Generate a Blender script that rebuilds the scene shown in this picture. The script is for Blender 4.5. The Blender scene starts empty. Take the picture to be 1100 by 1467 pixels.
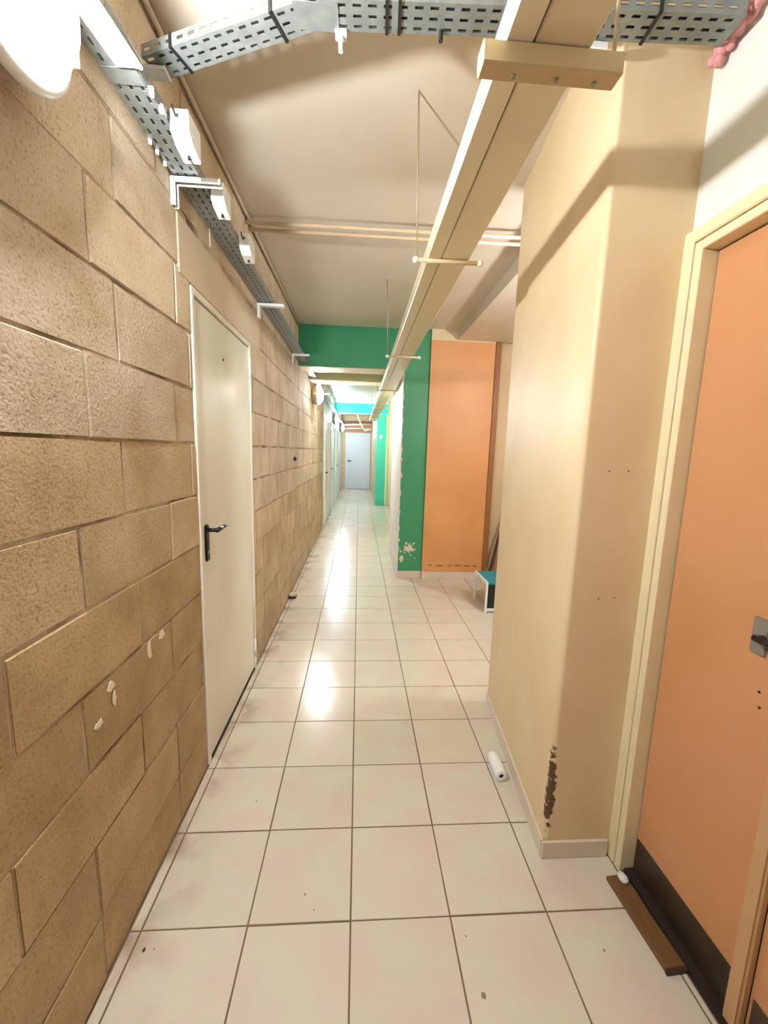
import bpy, bmesh, math, random
from mathutils import Vector, Matrix
random.seed(7)
S = bpy.context.scene
C = S.collection

# ------------------------------------------------------------------ camera
CAM_H = 1.533
PITCH, YAW, ROLL = 0.1487, 0.066, 0.0285
fwd = Vector((math.sin(YAW)*math.cos(PITCH), math.cos(YAW)*math.cos(PITCH), -math.sin(PITCH)))
right = Vector((math.cos(YAW), -math.sin(YAW), 0))
up = right.cross(fwd)
rr = math.cos(ROLL)*right + math.sin(ROLL)*up
uu = -math.sin(ROLL)*right + math.cos(ROLL)*up
cam_d = bpy.data.cameras.new('camera')
cam_d.sensor_fit = 'HORIZONTAL'; cam_d.sensor_width = 36.0
cam_d.lens = 575.84/1100*36.0
cam_d.clip_start = 0.02
cam = bpy.data.objects.new('camera', cam_d); C.objects.link(cam)
cam.matrix_world = Matrix(((rr.x, uu.x, -fwd.x, 0), (rr.y, uu.y, -fwd.y, 0), (rr.z, uu.z, -fwd.z, CAM_H), (0, 0, 0, 1)))
S.camera = cam

# ------------------------------------------------------------------ world, lamps' strengths, exposure
w = bpy.data.worlds.new('world'); S.world = w; w.use_nodes = True
w.node_tree.nodes['Background'].inputs[0].default_value = (0.9, 0.85, 0.8, 1)
w.node_tree.nodes['Background'].inputs[1].default_value = 0.0
S.view_settings.view_transform = 'Standard'; S.view_settings.look = 'None'
S.view_settings.gamma = 1.0; S.view_settings.use_curve_mapping = False
S.view_settings.exposure = 0.15
WARM = (0.95, 0.985, 1.0); NEUTRAL = (0.96, 0.98, 1.0); COOL = (0.74, 0.93, 1.05)
LAMP_Z = 2.33
# the place's bulkhead lamps, the last an unseen fill lamp added in the recess: x, y, turn about z (0 = faces the corridor from the left wall), colour, intensity, bulb radius
LAMPS = [
    (-0.70, 0.86, 0.0, WARM, 12.0, .030), (-0.70, 6.15, 0.0, NEUTRAL, 13.0, .040), (-0.70, 10.8, 0.0, COOL, 13.0, .040),
    (-0.70, 14.6, 0.0, COOL, 10.0, .040), (-0.70, -3.6, 0.0, WARM, 4.5, .040), (1.75, 2.15, math.pi/2, WARM, 11.5, .060)]

# ------------------------------------------------------------------ helpers
def srgb(r, g, b):
    def f(c):
        c /= 255.0
        return c/12.92 if c <= 0.04045 else ((c+0.055)/1.055)**2.4
    return (f(r), min(.9, f(g)*1.05), min(.9, f(b)*1.14), 1.0)

def material(name, col, rough=0.6, var=0.0, scale=4.0, bump=0.0, bscale=60.0, metallic=0.0, spec=0.5, col2=None, stretch=None, detail=6.0):
    m = bpy.data.materials.new(name); m.use_nodes = True
    nt = m.node_tree; b = nt.nodes['Principled BSDF']
    b.inputs['Roughness'].default_value = rough; b.inputs['Metallic'].default_value = metallic
    b.inputs['Specular IOR Level'].default_value = spec
    b.inputs['Base Color'].default_value = col
    if var or col2 or bump:
        geo = nt.nodes.new('ShaderNodeNewGeometry')
        mp = nt.nodes.new('ShaderNodeMapping')
        nt.links.new(geo.outputs['Position'], mp.inputs['Vector'])
        if stretch: mp.inputs['Scale'].default_value = stretch
    if var or col2:
        n = nt.nodes.new('ShaderNodeTexNoise'); n.inputs['Scale'].default_value = scale; n.inputs['Detail'].default_value = detail
        nt.links.new(mp.outputs[0], n.inputs['Vector'])
        r = nt.nodes.new('ShaderNodeValToRGB')
        c2 = col2 or tuple(max(0, c*(1-var)) for c in col[:3])+(1,)
        r.color_ramp.elements[0].position = 0.3; r.color_ramp.elements[1].position = 0.7
        r.color_ramp.elements[0].color = c2; r.color_ramp.elements[1].color = col
        nt.links.new(n.outputs['Fac'], r.inputs['Fac']); nt.links.new(r.outputs['Color'], b.inputs['Base Color'])
    if bump:
        n2 = nt.nodes.new('ShaderNodeTexNoise'); n2.inputs['Scale'].default_value = bscale; n2.inputs['Detail'].default_value = 5
        nt.links.new(mp.outputs[0], n2.inputs['Vector'])
        bp = nt.nodes.new('ShaderNodeBump'); bp.inputs['Strength'].default_value = bump; bp.inputs['Distance'].default_value = 0.01
        nt.links.new(n2.outputs['Fac'], bp.inputs['Height']); nt.links.new(bp.outputs['Normal'], b.inputs['Normal'])
    return m

def emitter(name, col, strength):
    m = bpy.data.materials.new(name); m.use_nodes = True
    b = m.node_tree.nodes['Principled BSDF']
    b.inputs['Base Color'].default_value = (0.9, 0.9, 0.88, 1)
    b.inputs['Emission Color'].default_value = tuple(col)+(1,); b.inputs['Emission Strength'].default_value = strength
    return m

def add_box(bm, x0, x1, y0, y1, z0, z1):
    vs = [bm.verts.new(p) for p in ((x0,y0,z0),(x1,y0,z0),(x1,y1,z0),(x0,y1,z0),(x0,y0,z1),(x1,y0,z1),(x1,y1,z1),(x0,y1,z1))]
    for f in ((0,3,2,1),(4,5,6,7),(0,1,5,4),(1,2,6,5),(2,3,7,6),(3,0,4,7)):
        bm.faces.new([vs[i] for i in f])

def boxbm(*boxes, bevel=0.0, seg=1):
    bm = bmesh.new()
    for b in boxes: add_box(bm, *b)
    if bevel:
        bmesh.ops.bevel(bm, geom=bm.edges[:], offset=bevel, segments=seg, affect='EDGES', clamp_overlap=True)
    return bm

def add_tube(bm, p0, p1, r, n=10, r2=None):
    p0, p1 = Vector(p0), Vector(p1); d = p1-p0
    q = d.to_track_quat('Z', 'Y').to_matrix().to_4x4()
    M = Matrix.Translation((p0+p1)/2) @ q
    bmesh.ops.create_cone(bm, cap_ends=True, segments=n, radius1=r, radius2=r if r2 is None else r2, depth=d.length, matrix=M)

def tubebm(pts, r, n=10):
    bm = bmesh.new()
    for a, b in zip(pts[:-1], pts[1:]): add_tube(bm, a, b, r, n)
    for p in pts[1:-1]: bmesh.ops.create_icosphere(bm, subdivisions=1, radius=r*1.02, matrix=Matrix.Translation(p))
    return bm

def add_lathe(bm, prof, M, n=40, close=False):
    """prof: (radius, height) list about local Z; M: matrix to world"""
    rings = []
    for rad, h in prof:
        if rad < 1e-6: rings.append([bm.verts.new(M @ Vector((0, 0, h)))])
        else: rings.append([bm.verts.new(M @ Vector((rad*math.cos(2*math.pi*i/n), rad*math.sin(2*math.pi*i/n), h))) for i in range(n)])
    for a, b in zip(rings[:-1], rings[1:]):
        for i in range(n):
            j = (i+1) % n
            if len(a) == 1: bm.faces.new((a[0], b[i], b[j]))
            elif len(b) == 1: bm.faces.new((a[i], b[0], a[j]))
            else: bm.faces.new((a[i], b[i], b[j], a[j]))
    bmesh.ops.recalc_face_normals(bm, faces=bm.faces[:])

def obj(name, bm, m, parent=None, smooth=False):
    me = bpy.data.meshes.new(name); bm.to_mesh(me); bm.free()
    me.materials.append(m)
    if smooth:
        for p in me.polygons: p.use_smooth = True
    o = bpy.data.objects.new(name, me); C.objects.link(o)
    if parent:
        o.parent = parent
        o.matrix_parent_inverse = parent_inv(parent)
    return o

def parent_inv(p):
    M = Matrix.Identity(4); q = p
    while q is not None:
        M = (q.matrix_parent_inverse @ Matrix.LocRotScale(q.location, q.rotation_euler, q.scale)) @ M if q.parent else Matrix.LocRotScale(q.location, q.rotation_euler, q.scale) @ M
        q = q.parent
    return M.inverted()

def tag(o, label, cat=None, group=None, kind=None):
    o['label'] = label
    if cat: o['category'] = cat
    if group: o['group'] = group
    if kind: o['kind'] = kind
    return o

def thing(name, label, cat, loc=(0,0,0), group=None, kind=None):
    o = bpy.data.objects.new(name, None); C.objects.link(o); o.location = loc
    o.empty_display_size = 0.05
    return tag(o, label, cat, group, kind)

def copy_tree(o, offset, parent=None):
    c = o.copy(); C.objects.link(c)
    if parent is None: c.location = o.location + Vector(offset)
    else: c.parent = parent
    for ch in [k for k in o.children]: copy_tree(ch, offset, c)
    return c

# ------------------------------------------------------------------ materials
def block_material(name, ca, cb, rough, bstr):
    m = material(name, cb, rough, spec=0.3)
    nt = m.node_tree; b = nt.nodes['Principled BSDF']
    geo = nt.nodes.new('ShaderNodeNewGeometry'); oi = nt.nodes.new('ShaderNodeObjectInfo')
    n = nt.nodes.new('ShaderNodeTexNoise'); n.inputs['Scale'].default_value = 5; n.inputs['Detail'].default_value = 8
    nt.links.new(geo.outputs['Position'], n.inputs['Vector'])
    r = nt.nodes.new('ShaderNodeValToRGB'); r.color_ramp.elements[0].position = .32; r.color_ramp.elements[1].position = .68
    r.color_ramp.elements[0].color = ca; r.color_ramp.elements[1].color = cb
    nt.links.new(n.outputs['Fac'], r.inputs['Fac'])
    hsv = nt.nodes.new('ShaderNodeHueSaturation')
    mr = nt.nodes.new('ShaderNodeMapRange'); mr.inputs[3].default_value = .9; mr.inputs[4].default_value = 1.06
    nt.links.new(oi.outputs['Random'], mr.inputs[0]); nt.links.new(mr.outputs[0], hsv.inputs['Value'])
    nt.links.new(r.outputs['Color'], hsv.inputs['Color'])
    # fine dark pits
    v = nt.nodes.new('ShaderNodeTexNoise'); v.inputs['Scale'].default_value = 120; v.inputs['Detail'].default_value = 3
    nt.links.new(geo.outputs['Position'], v.inputs['Vector'])
    pr = nt.nodes.new('ShaderNodeValToRGB'); pr.color_ramp.elements[0].position = .30; pr.color_ramp.elements[1].position = .46
    pr.color_ramp.elements[0].color = (.62, .58, .5, 1); pr.color_ramp.elements[1].color = (1, 1, 1, 1)
    nt.links.new(v.outputs['Fac'], pr.inputs['Fac'])
    mx = nt.nodes.new('ShaderNodeMix'); mx.data_type = 'RGBA'; mx.blend_type = 'MULTIPLY'; mx.inputs['Factor'].default_value = .8
    nt.links.new(hsv.outputs['Color'], mx.inputs['A']); nt.links.new(pr.outputs['Color'], mx.inputs['B'])
    nt.links.new(mx.outputs['Result'], b.inputs['Base Color'])
    add = nt.nodes.new('ShaderNodeMath'); add.operation = 'ADD'
    n3 = nt.nodes.new('ShaderNodeTexNoise'); n3.inputs['Scale'].default_value = 95; n3.inputs['Detail'].default_value = 6
    nt.links.new(geo.outputs['Position'], n3.inputs['Vector'])
    nt.links.new(v.outputs['Fac'], add.inputs[0]); nt.links.new(n3.outputs['Fac'], add.inputs[1])
    bp = nt.nodes.new('ShaderNodeBump'); bp.inputs['Strength'].default_value = bstr; bp.inputs['Distance'].default_value = .004
    nt.links.new(add.outputs[0], bp.inputs['Height']); nt.links.new(bp.outputs['Normal'], b.inputs['Normal'])
    return m

M = {}
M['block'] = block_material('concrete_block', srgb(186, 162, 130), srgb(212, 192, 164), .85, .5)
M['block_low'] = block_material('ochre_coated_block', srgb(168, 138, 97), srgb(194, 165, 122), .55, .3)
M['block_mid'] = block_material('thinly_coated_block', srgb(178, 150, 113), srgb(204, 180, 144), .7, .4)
M['mortar'] = material('mortar', srgb(206, 186, 156), .9, col2=srgb(100, 74, 46), scale=6, bump=.6, bscale=50)
M['lintel'] = material('lintel_plaster', srgb(205, 186, 156), .8, var=.1, scale=6, bump=.15, bscale=40)
M['ceiling'] = material('ceiling_paint', srgb(222, 208, 186), .42, col2=srgb(210, 194, 170), scale=1.6, bump=.12, bscale=4, detail=3)
M['grout'] = material('grout', srgb(128, 104, 76), .9, var=.2, scale=10)
M['cream'] = material('cream_paint', srgb(232, 212, 170), .4, col2=srgb(224, 198, 152), scale=3, bump=.06, bscale=9)
M['white_wall'] = material('off_white_paint', srgb(232, 226, 212), .55, var=.08, scale=4, bump=.05, bscale=12)
M['far_wall'] = material('pale_far_paint', srgb(226, 226, 222), .5, var=.06, scale=3)
M['beige'] = material('beige_paint', srgb(214, 184, 140), .5, var=.06, scale=3)
M['orange'] = material('orange_paint', srgb(222, 158, 98), .45, col2=srgb(214, 146, 88), scale=2.5, bump=.03, bscale=8)
M['orange_door'] = material('orange_door_paint', srgb(208, 148, 100), .38, col2=srgb(200, 138, 88), scale=3, bump=.02, bscale=12)
M['brown'] = material('brown_trim', srgb(150, 98, 52), .5, var=.1)
M['cyan'] = material('turquoise_paint', srgb(40, 205, 180), .45, var=.05)
M['teal_col'] = material('sea_green_paint', srgb(70, 200, 160), .45, var=.05)
M['lime'] = material('pale_lime_paint', srgb(220, 226, 150), .5)
M['door_white'] = material('door_white_enamel', srgb(238, 230, 212), .26, col2=srgb(230, 220, 198), scale=2.2, bump=.14, bscale=5)
M['door_grey'] = material('door_grey_enamel', srgb(214, 214, 214), .4)
M['frame_cream'] = material('door_frame_cream', srgb(236, 216, 170), .42, var=.05, scale=8)
M['black'] = material('black_plastic', srgb(26, 24, 24), .35)
M['dark'] = material('dark_rubber', srgb(30, 28, 28), .7)
M['steel'] = material('brushed_steel', srgb(150, 142, 132), .35, metallic=.4)
M['metal_shade'] = material('dark_metal_and_shade', srgb(84, 68, 52), .35, metallic=.5, var=.5, scale=9)
M['galv'] = material('galvanised_steel', srgb(150, 152, 144), .42, metallic=.5, col2=srgb(130, 133, 126), scale=30)
M['white_metal'] = material('white_enamelled_metal', srgb(240, 238, 230), .4)
M['white_plastic'] = material('white_plastic', srgb(240, 238, 232), .35)
M['lamp_base'] = material('lamp_base_grey', srgb(170, 150, 132), .5)
M['trunk'] = material('beige_trunking', srgb(232, 216, 180), .38, var=.05, scale=5)
M['trunk2'] = material('beige_bracket_metal', srgb(204, 178, 132), .45, var=.08, scale=8)
M['cable'] = material('dark_cable', srgb(34, 32, 32), .5)
M['pipe'] = material('cream_painted_pipe', srgb(224, 196, 160), .4)
M['rod'] = material('dull_steel_rod', srgb(170, 145, 115), .5, metallic=.3)
M['teal'] = material('teal_plastic', srgb(20, 140, 150), .4)
M['wood'] = material('brown_board', srgb(120, 82, 42), .6, var=.2, scale=8, stretch=(6, 1, 6))
M['dark_wood'] = material('dark_board', srgb(70, 38, 22), .6, var=.3, scale=6)
M['plank_wood'] = material('brown_plank', srgb(164, 116, 80), .6, var=.15, scale=6)
M['pink'] = material('pink_foam', srgb(226, 156, 150), .8, var=.2, scale=30, bump=.4, bscale=60)
M['skirt'] = material('skirting_tile', srgb(222, 204, 178), .3, var=.1, scale=10)
M['brick_red'] = material('reddish_brick', srgb(205, 150, 130), .8, var=.2, scale=14)
M['flake'] = material('bare_plaster', srgb(226, 208, 180), .8, var=.1, scale=20)
M['scuff_dirt'] = material('grey_brown_dirt', srgb(140, 112, 82), .8)
M['scuff'] = material('red_brown_scuff', srgb(150, 72, 40), .7, var=.3, scale=25)
M['highlight'] = material('pale_painted_highlight', srgb(236, 220, 190), .5)
M['stile'] = material('tan_stile_paint', srgb(204, 158, 108), .45, var=.06, scale=8)
M['hole'] = material('dark_hole', srgb(40, 24, 16), .8)

def tile_material():
    m = material('floor_tile', srgb(226, 212, 192), .2, spec=.5)
    nt = m.node_tree; b = nt.nodes['Principled BSDF']
    geo = nt.nodes.new('ShaderNodeNewGeometry'); oi = nt.nodes.new('ShaderNodeObjectInfo')
    n = nt.nodes.new('ShaderNodeTexNoise'); n.inputs['Scale'].default_value = 5.5; n.inputs['Detail'].default_value = 7
    nt.links.new(geo.outputs['Position'], n.inputs['Vector'])
    r = nt.nodes.new('ShaderNodeValToRGB'); r.color_ramp.elements[0].position = .3; r.color_ramp.elements[1].position = .7
    r.color_ramp.elements[0].color = srgb(214, 194, 174); r.color_ramp.elements[1].color = srgb(214, 206, 180)
    nt.links.new(n.outputs['Fac'], r.inputs['Fac'])
    hsv = nt.nodes.new('ShaderNodeHueSaturation')
    mr = nt.nodes.new('ShaderNodeMapRange'); mr.inputs[3].default_value = .96; mr.inputs[4].default_value = 1.03
    nt.links.new(oi.outputs['Random'], mr.inputs[0]); nt.links.new(mr.outputs[0], hsv.inputs['Value'])
    nt.links.new(r.outputs['Color'], hsv.inputs['Color'])
    # grime collected along the left wall and in sparse spots
    sx = nt.nodes.new('ShaderNodeSeparateXYZ'); nt.links.new(geo.outputs['Position'], sx.inputs[0])
    ed = nt.nodes.new('ShaderNodeMapRange'); ed.inputs[1].default_value = -.70; ed.inputs[2].default_value = -.50; ed.inputs[3].default_value = .34; ed.inputs[4].default_value = 0.0
    nt.links.new(sx.outputs['X'], ed.inputs[0])
    n2 = nt.nodes.new('ShaderNodeTexNoise'); n2.inputs['Scale'].default_value = 6; n2.inputs['Detail'].default_value = 5
    nt.links.new(geo.outputs['Position'], n2.inputs['Vector'])
    th = nt.nodes.new('ShaderNodeMapRange'); th.inputs[1].default_value = .46; th.inputs[2].default_value = .72
    nt.links.new(n2.outputs['Fac'], th.inputs[0])
    mu = nt.nodes.new('ShaderNodeMath'); mu.operation = 'MULTIPLY'; nt.links.new(ed.outputs[0], mu.inputs[0]); nt.links.new(th.outputs[0], mu.inputs[1])
    mu2 = nt.nodes.new('ShaderNodeMath'); mu2.operation = 'MULTIPLY'; mu2.inputs[1].default_value = 3.0; mu2.use_clamp = True
    nt.links.new(mu.outputs[0], mu2.inputs[0])
    sp = nt.nodes.new('ShaderNodeTexVoronoi'); sp.inputs['Scale'].default_value = 2.6
    nt.links.new(geo.outputs['Position'], sp.inputs['Vector'])
    sr = nt.nodes.new('ShaderNodeMapRange'); sr.inputs[1].default_value = .02; sr.inputs[2].default_value = .035; sr.inputs[3].default_value = .45; sr.inputs[4].default_value = 0
    nt.links.new(sp.outputs['Distance'], sr.inputs[0])
    mxx = nt.nodes.new('ShaderNodeMath'); mxx.operation = 'MAXIMUM'; nt.links.new(mu2.outputs[0], mxx.inputs[0]); nt.links.new(sr.outputs[0], mxx.inputs[1])
    mx = nt.nodes.new('ShaderNodeMix'); mx.data_type = 'RGBA'; mx.inputs['B'].default_value = srgb(150, 124, 96)
    nt.links.new(mxx.outputs[0], mx.inputs['Factor']); nt.links.new(hsv.outputs['Color'], mx.inputs['A'])
    nt.links.new(mx.outputs['Result'], b.inputs['Base Color'])
    return m
M['tile'] = tile_material()

def worn(name, base, base2, under, box_lo, box_hi, thr, scale, rough=.42, white_edge=None):
    """paint with a chipped patch inside a world-space box (wear with a shape of its own)"""
    m = material(name, base, rough, col2=base2, scale=3, bump=.05, bscale=8)
    nt = m.node_tree; b = nt.nodes['Principled BSDF']
    src = b.inputs['Base Color'].links[0].from_socket
    geo = nt.nodes.new('ShaderNodeNewGeometry')
    n = nt.nodes.new('ShaderNodeTexNoise'); n.inputs['Scale'].default_value = scale; n.inputs['Detail'].default_value = 5
    nt.links.new(geo.outputs['Position'], n.inputs['Vector'])
    c = [(a+b_)/2 for a, b_ in zip(box_lo, box_hi)]; h = [(b_-a)/2 for a, b_ in zip(box_lo, box_hi)]
    sub = nt.nodes.new('ShaderNodeVectorMath'); sub.operation = 'SUBTRACT'; sub.inputs[1].default_value = c
    nt.links.new(geo.outputs['Position'], sub.inputs[0])
    div = nt.nodes.new('ShaderNodeVectorMath'); div.operation = 'DIVIDE'; div.inputs[1].default_value = h
    nt.links.new(sub.outputs[0], div.inputs[0])
    ln = nt.nodes.new('ShaderNodeVectorMath'); ln.operation = 'LENGTH'; nt.links.new(div.outputs[0], ln.inputs[0])
    fall = nt.nodes.new('ShaderNodeMapRange'); fall.inputs[1].default_value = 0; fall.inputs[2].default_value = 1.15; fall.inputs[3].default_value = 1; fall.inputs[4].default_value = 0
    nt.links.new(ln.outputs['Value'], fall.inputs[0])
    ad = nt.nodes.new('ShaderNodeMath'); ad.operation = 'MULTIPLY'; nt.links.new(fall.outputs[0], ad.inputs[0]); nt.links.new(n.outputs['Fac'], ad.inputs[1])
    t = nt.nodes.new('ShaderNodeMapRange'); t.inputs[1].default_value = thr; t.inputs[2].default_value = thr+.05
    nt.links.new(ad.outputs[0], t.inputs[0])
    mx = nt.nodes.new('ShaderNodeMix'); mx.data_type = 'RGBA'; mx.inputs['B'].default_value = under
    nt.links.new(t.outputs[0], mx.inputs['Factor']); nt.links.new(src, mx.inputs['A']); nt.links.new(mx.outputs['Result'], b.inputs['Base Color'])
    return m
M['pillar'] = worn('cream_pillar_paint', srgb(230, 204, 160), srgb(222, 192, 144), srgb(92, 58, 30), (.70, 1.26, .0), (.785, 1.345, .58), .25, 40, .5)
M['green'] = material('green_pier_paint', srgb(66, 150, 100), .42, col2=srgb(58, 138, 90), scale=3, bump=.05, bscale=8)
M['green_beam'] = material('green_beam_paint', srgb(44, 138, 92), .45, var=.08, scale=2)

# ------------------------------------------------------------------ setting: dimensions
XL, XR, ZC = -0.70, 1.02, 2.92
Y0, Y1 = -5.5, 16.4
PX, PX2, PY0, PY1 = 0.737, 0.832, 1.30, 2.28          # pillar: its corridor side runs slightly askew
DY0, DY1, DZ = 1.80, 2.71, 2.185          # opening of the white door in the block wall

def struct(name, bm, m, label, parent=None, smooth=False):
    o = obj(name, bm, m, parent, smooth)
    if parent is None: tag(o, label, None, None, 'structure')
    return o

# floor slab (grout) and tiles
floor = struct('floor', boxbm((-.95, 2.7, Y0, Y1+.2, -.12, -.0022)), M['grout'], 'cream square floor tiles with dark grout running down the corridor')
TS, GX, GY = .333, .0014, 1.114
def xmax_at(y):
    if y < 1.30: return XR
    if y < 2.2: return PX2
    if y < 4.75: return 2.0
    if y < 6.1: return .5
    if y < 11.5: return .85
    return .5
tile_cache = {}
far_tiles = bmesh.new(); n_tiles = 0
for j in range(-4, 46):
    ya, yb = GY+TS*j, GY+TS*(j+1)
    yb = min(yb, Y1)
    if yb-ya < .05: continue
    xm = xmax_at((ya+yb)/2)
    for k in range(-3, 6):
        xa, xb = max(GX+TS*k, XL), min(GX+TS*(k+1), xm)
        if xb-xa < .012: continue
        g = .0028
        dims = (round(xb-xa, 4), round(yb-ya, 4))
        cx, cy = (xa+xb)/2, (ya+yb)/2
        if yb < 11.6 and not (k == -3 and ya > 6):
            if dims not in tile_cache:
                bm = boxbm((-dims[0]/2+g, dims[0]/2-g, -dims[1]/2+g, dims[1]/2-g, -.008, 0))
                bmesh.ops.bevel(bm, geom=[e for e in bm.edges if all(abs(v.co.z) < 1e-6 for v in e.verts)], offset=.0012, segments=1, affect='EDGES')
                me = bpy.data.meshes.new('tile'); bm.to_mesh(me); bm.free(); me.materials.append(M['tile']); tile_cache[dims] = me
            o = bpy.data.objects.new('tile', tile_cache[dims]); C.objects.link(o); o.parent = floor
            o.location = (cx+random.uniform(-.0006, .0006), cy+random.uniform(-.0006, .0006), random.uniform(-.0004, .0002)); n_tiles += 1
        else:
            add_box(far_tiles, xa+g, xb-g, ya+g, yb-g, -.008, 0)
ft = obj('far_tiles', far_tiles, M['tile'], floor); ft['kind'] = 'stuff'
print('tiles', n_tiles)

# ceiling, lowered soffit, beams
struct('ceiling', boxbm((-.95, 2.7, Y0, Y1+.2, ZC, ZC+.15)), M['ceiling'], 'smooth cream painted concrete ceiling above the corridor')
struct('ceiling_soffit', boxbm((1.10, 2.6, 2.281, 4.75, 2.81, ZC)), M['ceiling'], 'lowered cream ceiling panel over the recess beside the pillar')
gb = struct('ceiling_beam', boxbm((XL, .5, 4.80, 5.08, 2.47, ZC)), M['green_beam'], 'dark green painted beam crossing under the ceiling')
obj('beam_underside', boxbm((XL, .5, 4.802, 5.08, 2.462, 2.47)), M['cream'], gb)
struct('ceiling_beam', boxbm((XL, .85, 5.72, 6.0, 2.47, ZC), bevel=.01), M['cream'], 'cream painted beam behind the dark green one')
cb = struct('ceiling_beam', boxbm((XL, .80, 11.5, 11.8, 2.57, ZC-.08)), M['cyan'], 'bright turquoise beam far down the corridor')
obj('beam_underside', boxbm((XL, .80, 11.502, 11.8, 2.562, 2.57)), M['cream'], cb)
obj('beam_top', boxbm((XL, .80, 11.48, 11.8, ZC-.08, ZC)), M['far_wall'], cb)

# left wall: mortar backing with a door opening, separate concrete blocks
DW = [(8.25, 9.15), (10.0, 10.9), (12.3, 13.2)]       # far white doors in the left wall
wall_left = struct('wall_left', boxbm((-.95, XL-.0045, Y0, DY0, 0, ZC), (-.95, XL-.0045, DY1, 8.1, 0, ZC), (-.95, XL-.0045, DY0, DY1, DZ, ZC), (-.95, -.80, DY0, DY1, 0, DZ)),
                   M['mortar'], 'bare beige concrete block wall with rough mortar joints')
offs = {0: .0, 1: .0, 2: .259, 3: -.002, 4: .295, 5: .04, 6: .248, 7: .113, 8: .267, 9: .163, 10: .30, 11: .05, 12: .28}
ZB, CH, BL = -.0115, .2225, .5
blk_cache = {}
for rw in range(14):
    z0, z1 = max(ZB+CH*rw, 0), min(ZB+CH*(rw+1), ZC)
    if z1-z0 < .02: continue
    off = offs.get(rw, .1)
    k = -1
    while True:
        ya, yb = off+BL*k, off+BL*(k+1); k += 1
        if ya > 8.08: break
        ya, yb = max(ya, -.2), min(yb, 8.1)
        if yb-ya < .02: continue
        spans = [(ya, yb, z0, z1)]
        lo, hi, top = DY0-.002, DY1+.002, DZ+.002
        if rw == 10: top = DZ+.004
        if z0 < top and yb > lo and ya < hi:
            spans = []
            if ya < lo: spans.append((ya, lo, z0, z1))
            if yb > hi: spans.append((hi, yb, z0, z1))
            if z1 > top: spans.append((max(ya, lo), min(yb, hi), top, z1))
        for (a, b, c, d) in spans:
            if b-a < .03 or d-c < .03: continue
            if 2.19 < (c+d)/2 < 2.40 and a > 1.70 and b < 2.95: continue    # the lintel is there
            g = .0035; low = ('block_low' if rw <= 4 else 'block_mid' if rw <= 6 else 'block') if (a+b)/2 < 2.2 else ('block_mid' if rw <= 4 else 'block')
            dims = (round(b-a, 3), round(d-c, 3), low)
            if dims not in blk_cache: blk_cache[dims] = []
            g = random.choice((.0012, .0022, .0035, .0045))
            if len(blk_cache[dims]) < 4:
                hw, hh = dims[0]/2-g, dims[1]/2-g
                bm = boxbm((-.03, 0, -hw, hw, -hh, hh))
                fe = [e for e in bm.edges if all(v.co.x > -.001 for v in e.verts)]
                bmesh.ops.bevel(bm, geom=fe, offset=.0035, segments=2, affect='EDGES', clamp_overlap=True)
                for v in bm.verts:
                    if v.co.x > -.02:
                        v.co.y += random.uniform(-.0022, .0022); v.co.z += random.uniform(-.0026, .0026); v.co.x += random.uniform(-.0015, .0008)
                me = bpy.data.meshes.new('block'); bm.to_mesh(me); bm.free(); me.materials.append(M[low])
                for p in me.polygons: p.use_smooth = False
                blk_cache[dims].append(me)
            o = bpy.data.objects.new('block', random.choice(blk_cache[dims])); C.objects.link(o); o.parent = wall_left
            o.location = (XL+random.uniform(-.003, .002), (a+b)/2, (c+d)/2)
            o.rotation_euler = (random.uniform(-.004, .004), 0, random.uniform(-.004, .004))
obj('lintel', boxbm((XL-.03, XL+.004, 1.70, 2.95, DZ+.003, 2.405), bevel=.004), M['lintel'], wall_left)
wf = struct('wall_left_far', boxbm((-.95, XL, 8.1, Y1, 0, ZC)), M['far_wall'], 'pale painted stretch of wall with white doors beyond the blocks')

# right side: wall with double door, pillar, recess, piers, far wall
struct('wall_right', boxbm((XR, 1.3, 1.32, 1.40, 0, ZC), (XR, 1.3, Y0, -.02, 0, ZC), (XR, 1.3, -.02, 1.32, 2.225, ZC), (1.12, 1.3, -.02, 1.32, 0, 2.225)),
       M['white_wall'], 'off-white wall above and around the orange double door')
def prism(poly, z0, z1):
    bm = bmesh.new()
    va = [bm.verts.new((x, y, z0)) for x, y in poly]; vb = [bm.verts.new((x, y, z1)) for x, y in poly]
    n = len(poly); bm.faces.new(va); bm.faces.new(vb)
    for i in range(n): bm.faces.new((va[i], va[(i+1) % n], vb[(i+1) % n], vb[i]))
    bmesh.ops.recalc_face_normals(bm, faces=bm.faces[:])
    return bm
def rounded(poly, which, r, n=10):
    """polygon with the corners listed in `which` rounded off by radius r"""
    out = []
    for i, p in enumerate(poly):
        if i not in which: out.append(p); continue
        p = Vector(p); a = (Vector(poly[i-1])-p).normalized(); c = (Vector(poly[(i+1) % len(poly)])-p).normalized()
        half = a.angle(c)/2; d = r/math.tan(half); ctr = p+(a+c).normalized()*(r/math.sin(half))
        s0, s1 = p+a*d-ctr, p+c*d-ctr
        for k in range(n+1):
            t_ = k/n; v = s0.slerp(s1, t_) if False else (s0*(1-t_)+s1*t_); v = v.normalized()*r
            out.append(tuple(ctr+v))
    return out
pb = prism(rounded([(PX, PY0), (1.30, PY0), (1.30, PY1), (PX2, PY1)], (0, 3), .016), 0, ZC)
pillar = struct('wall_pillar', pb, M['pillar'], 'broad cream painted pillar with chipped brown lower corner')
struct('baseboard_pillar', boxbm((PX-.008, XR-.03, PY0-.011, PY0, 0, .072), bevel=.002), M['skirt'], 'low tiled skirting along the front foot of the cream pillar')
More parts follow.
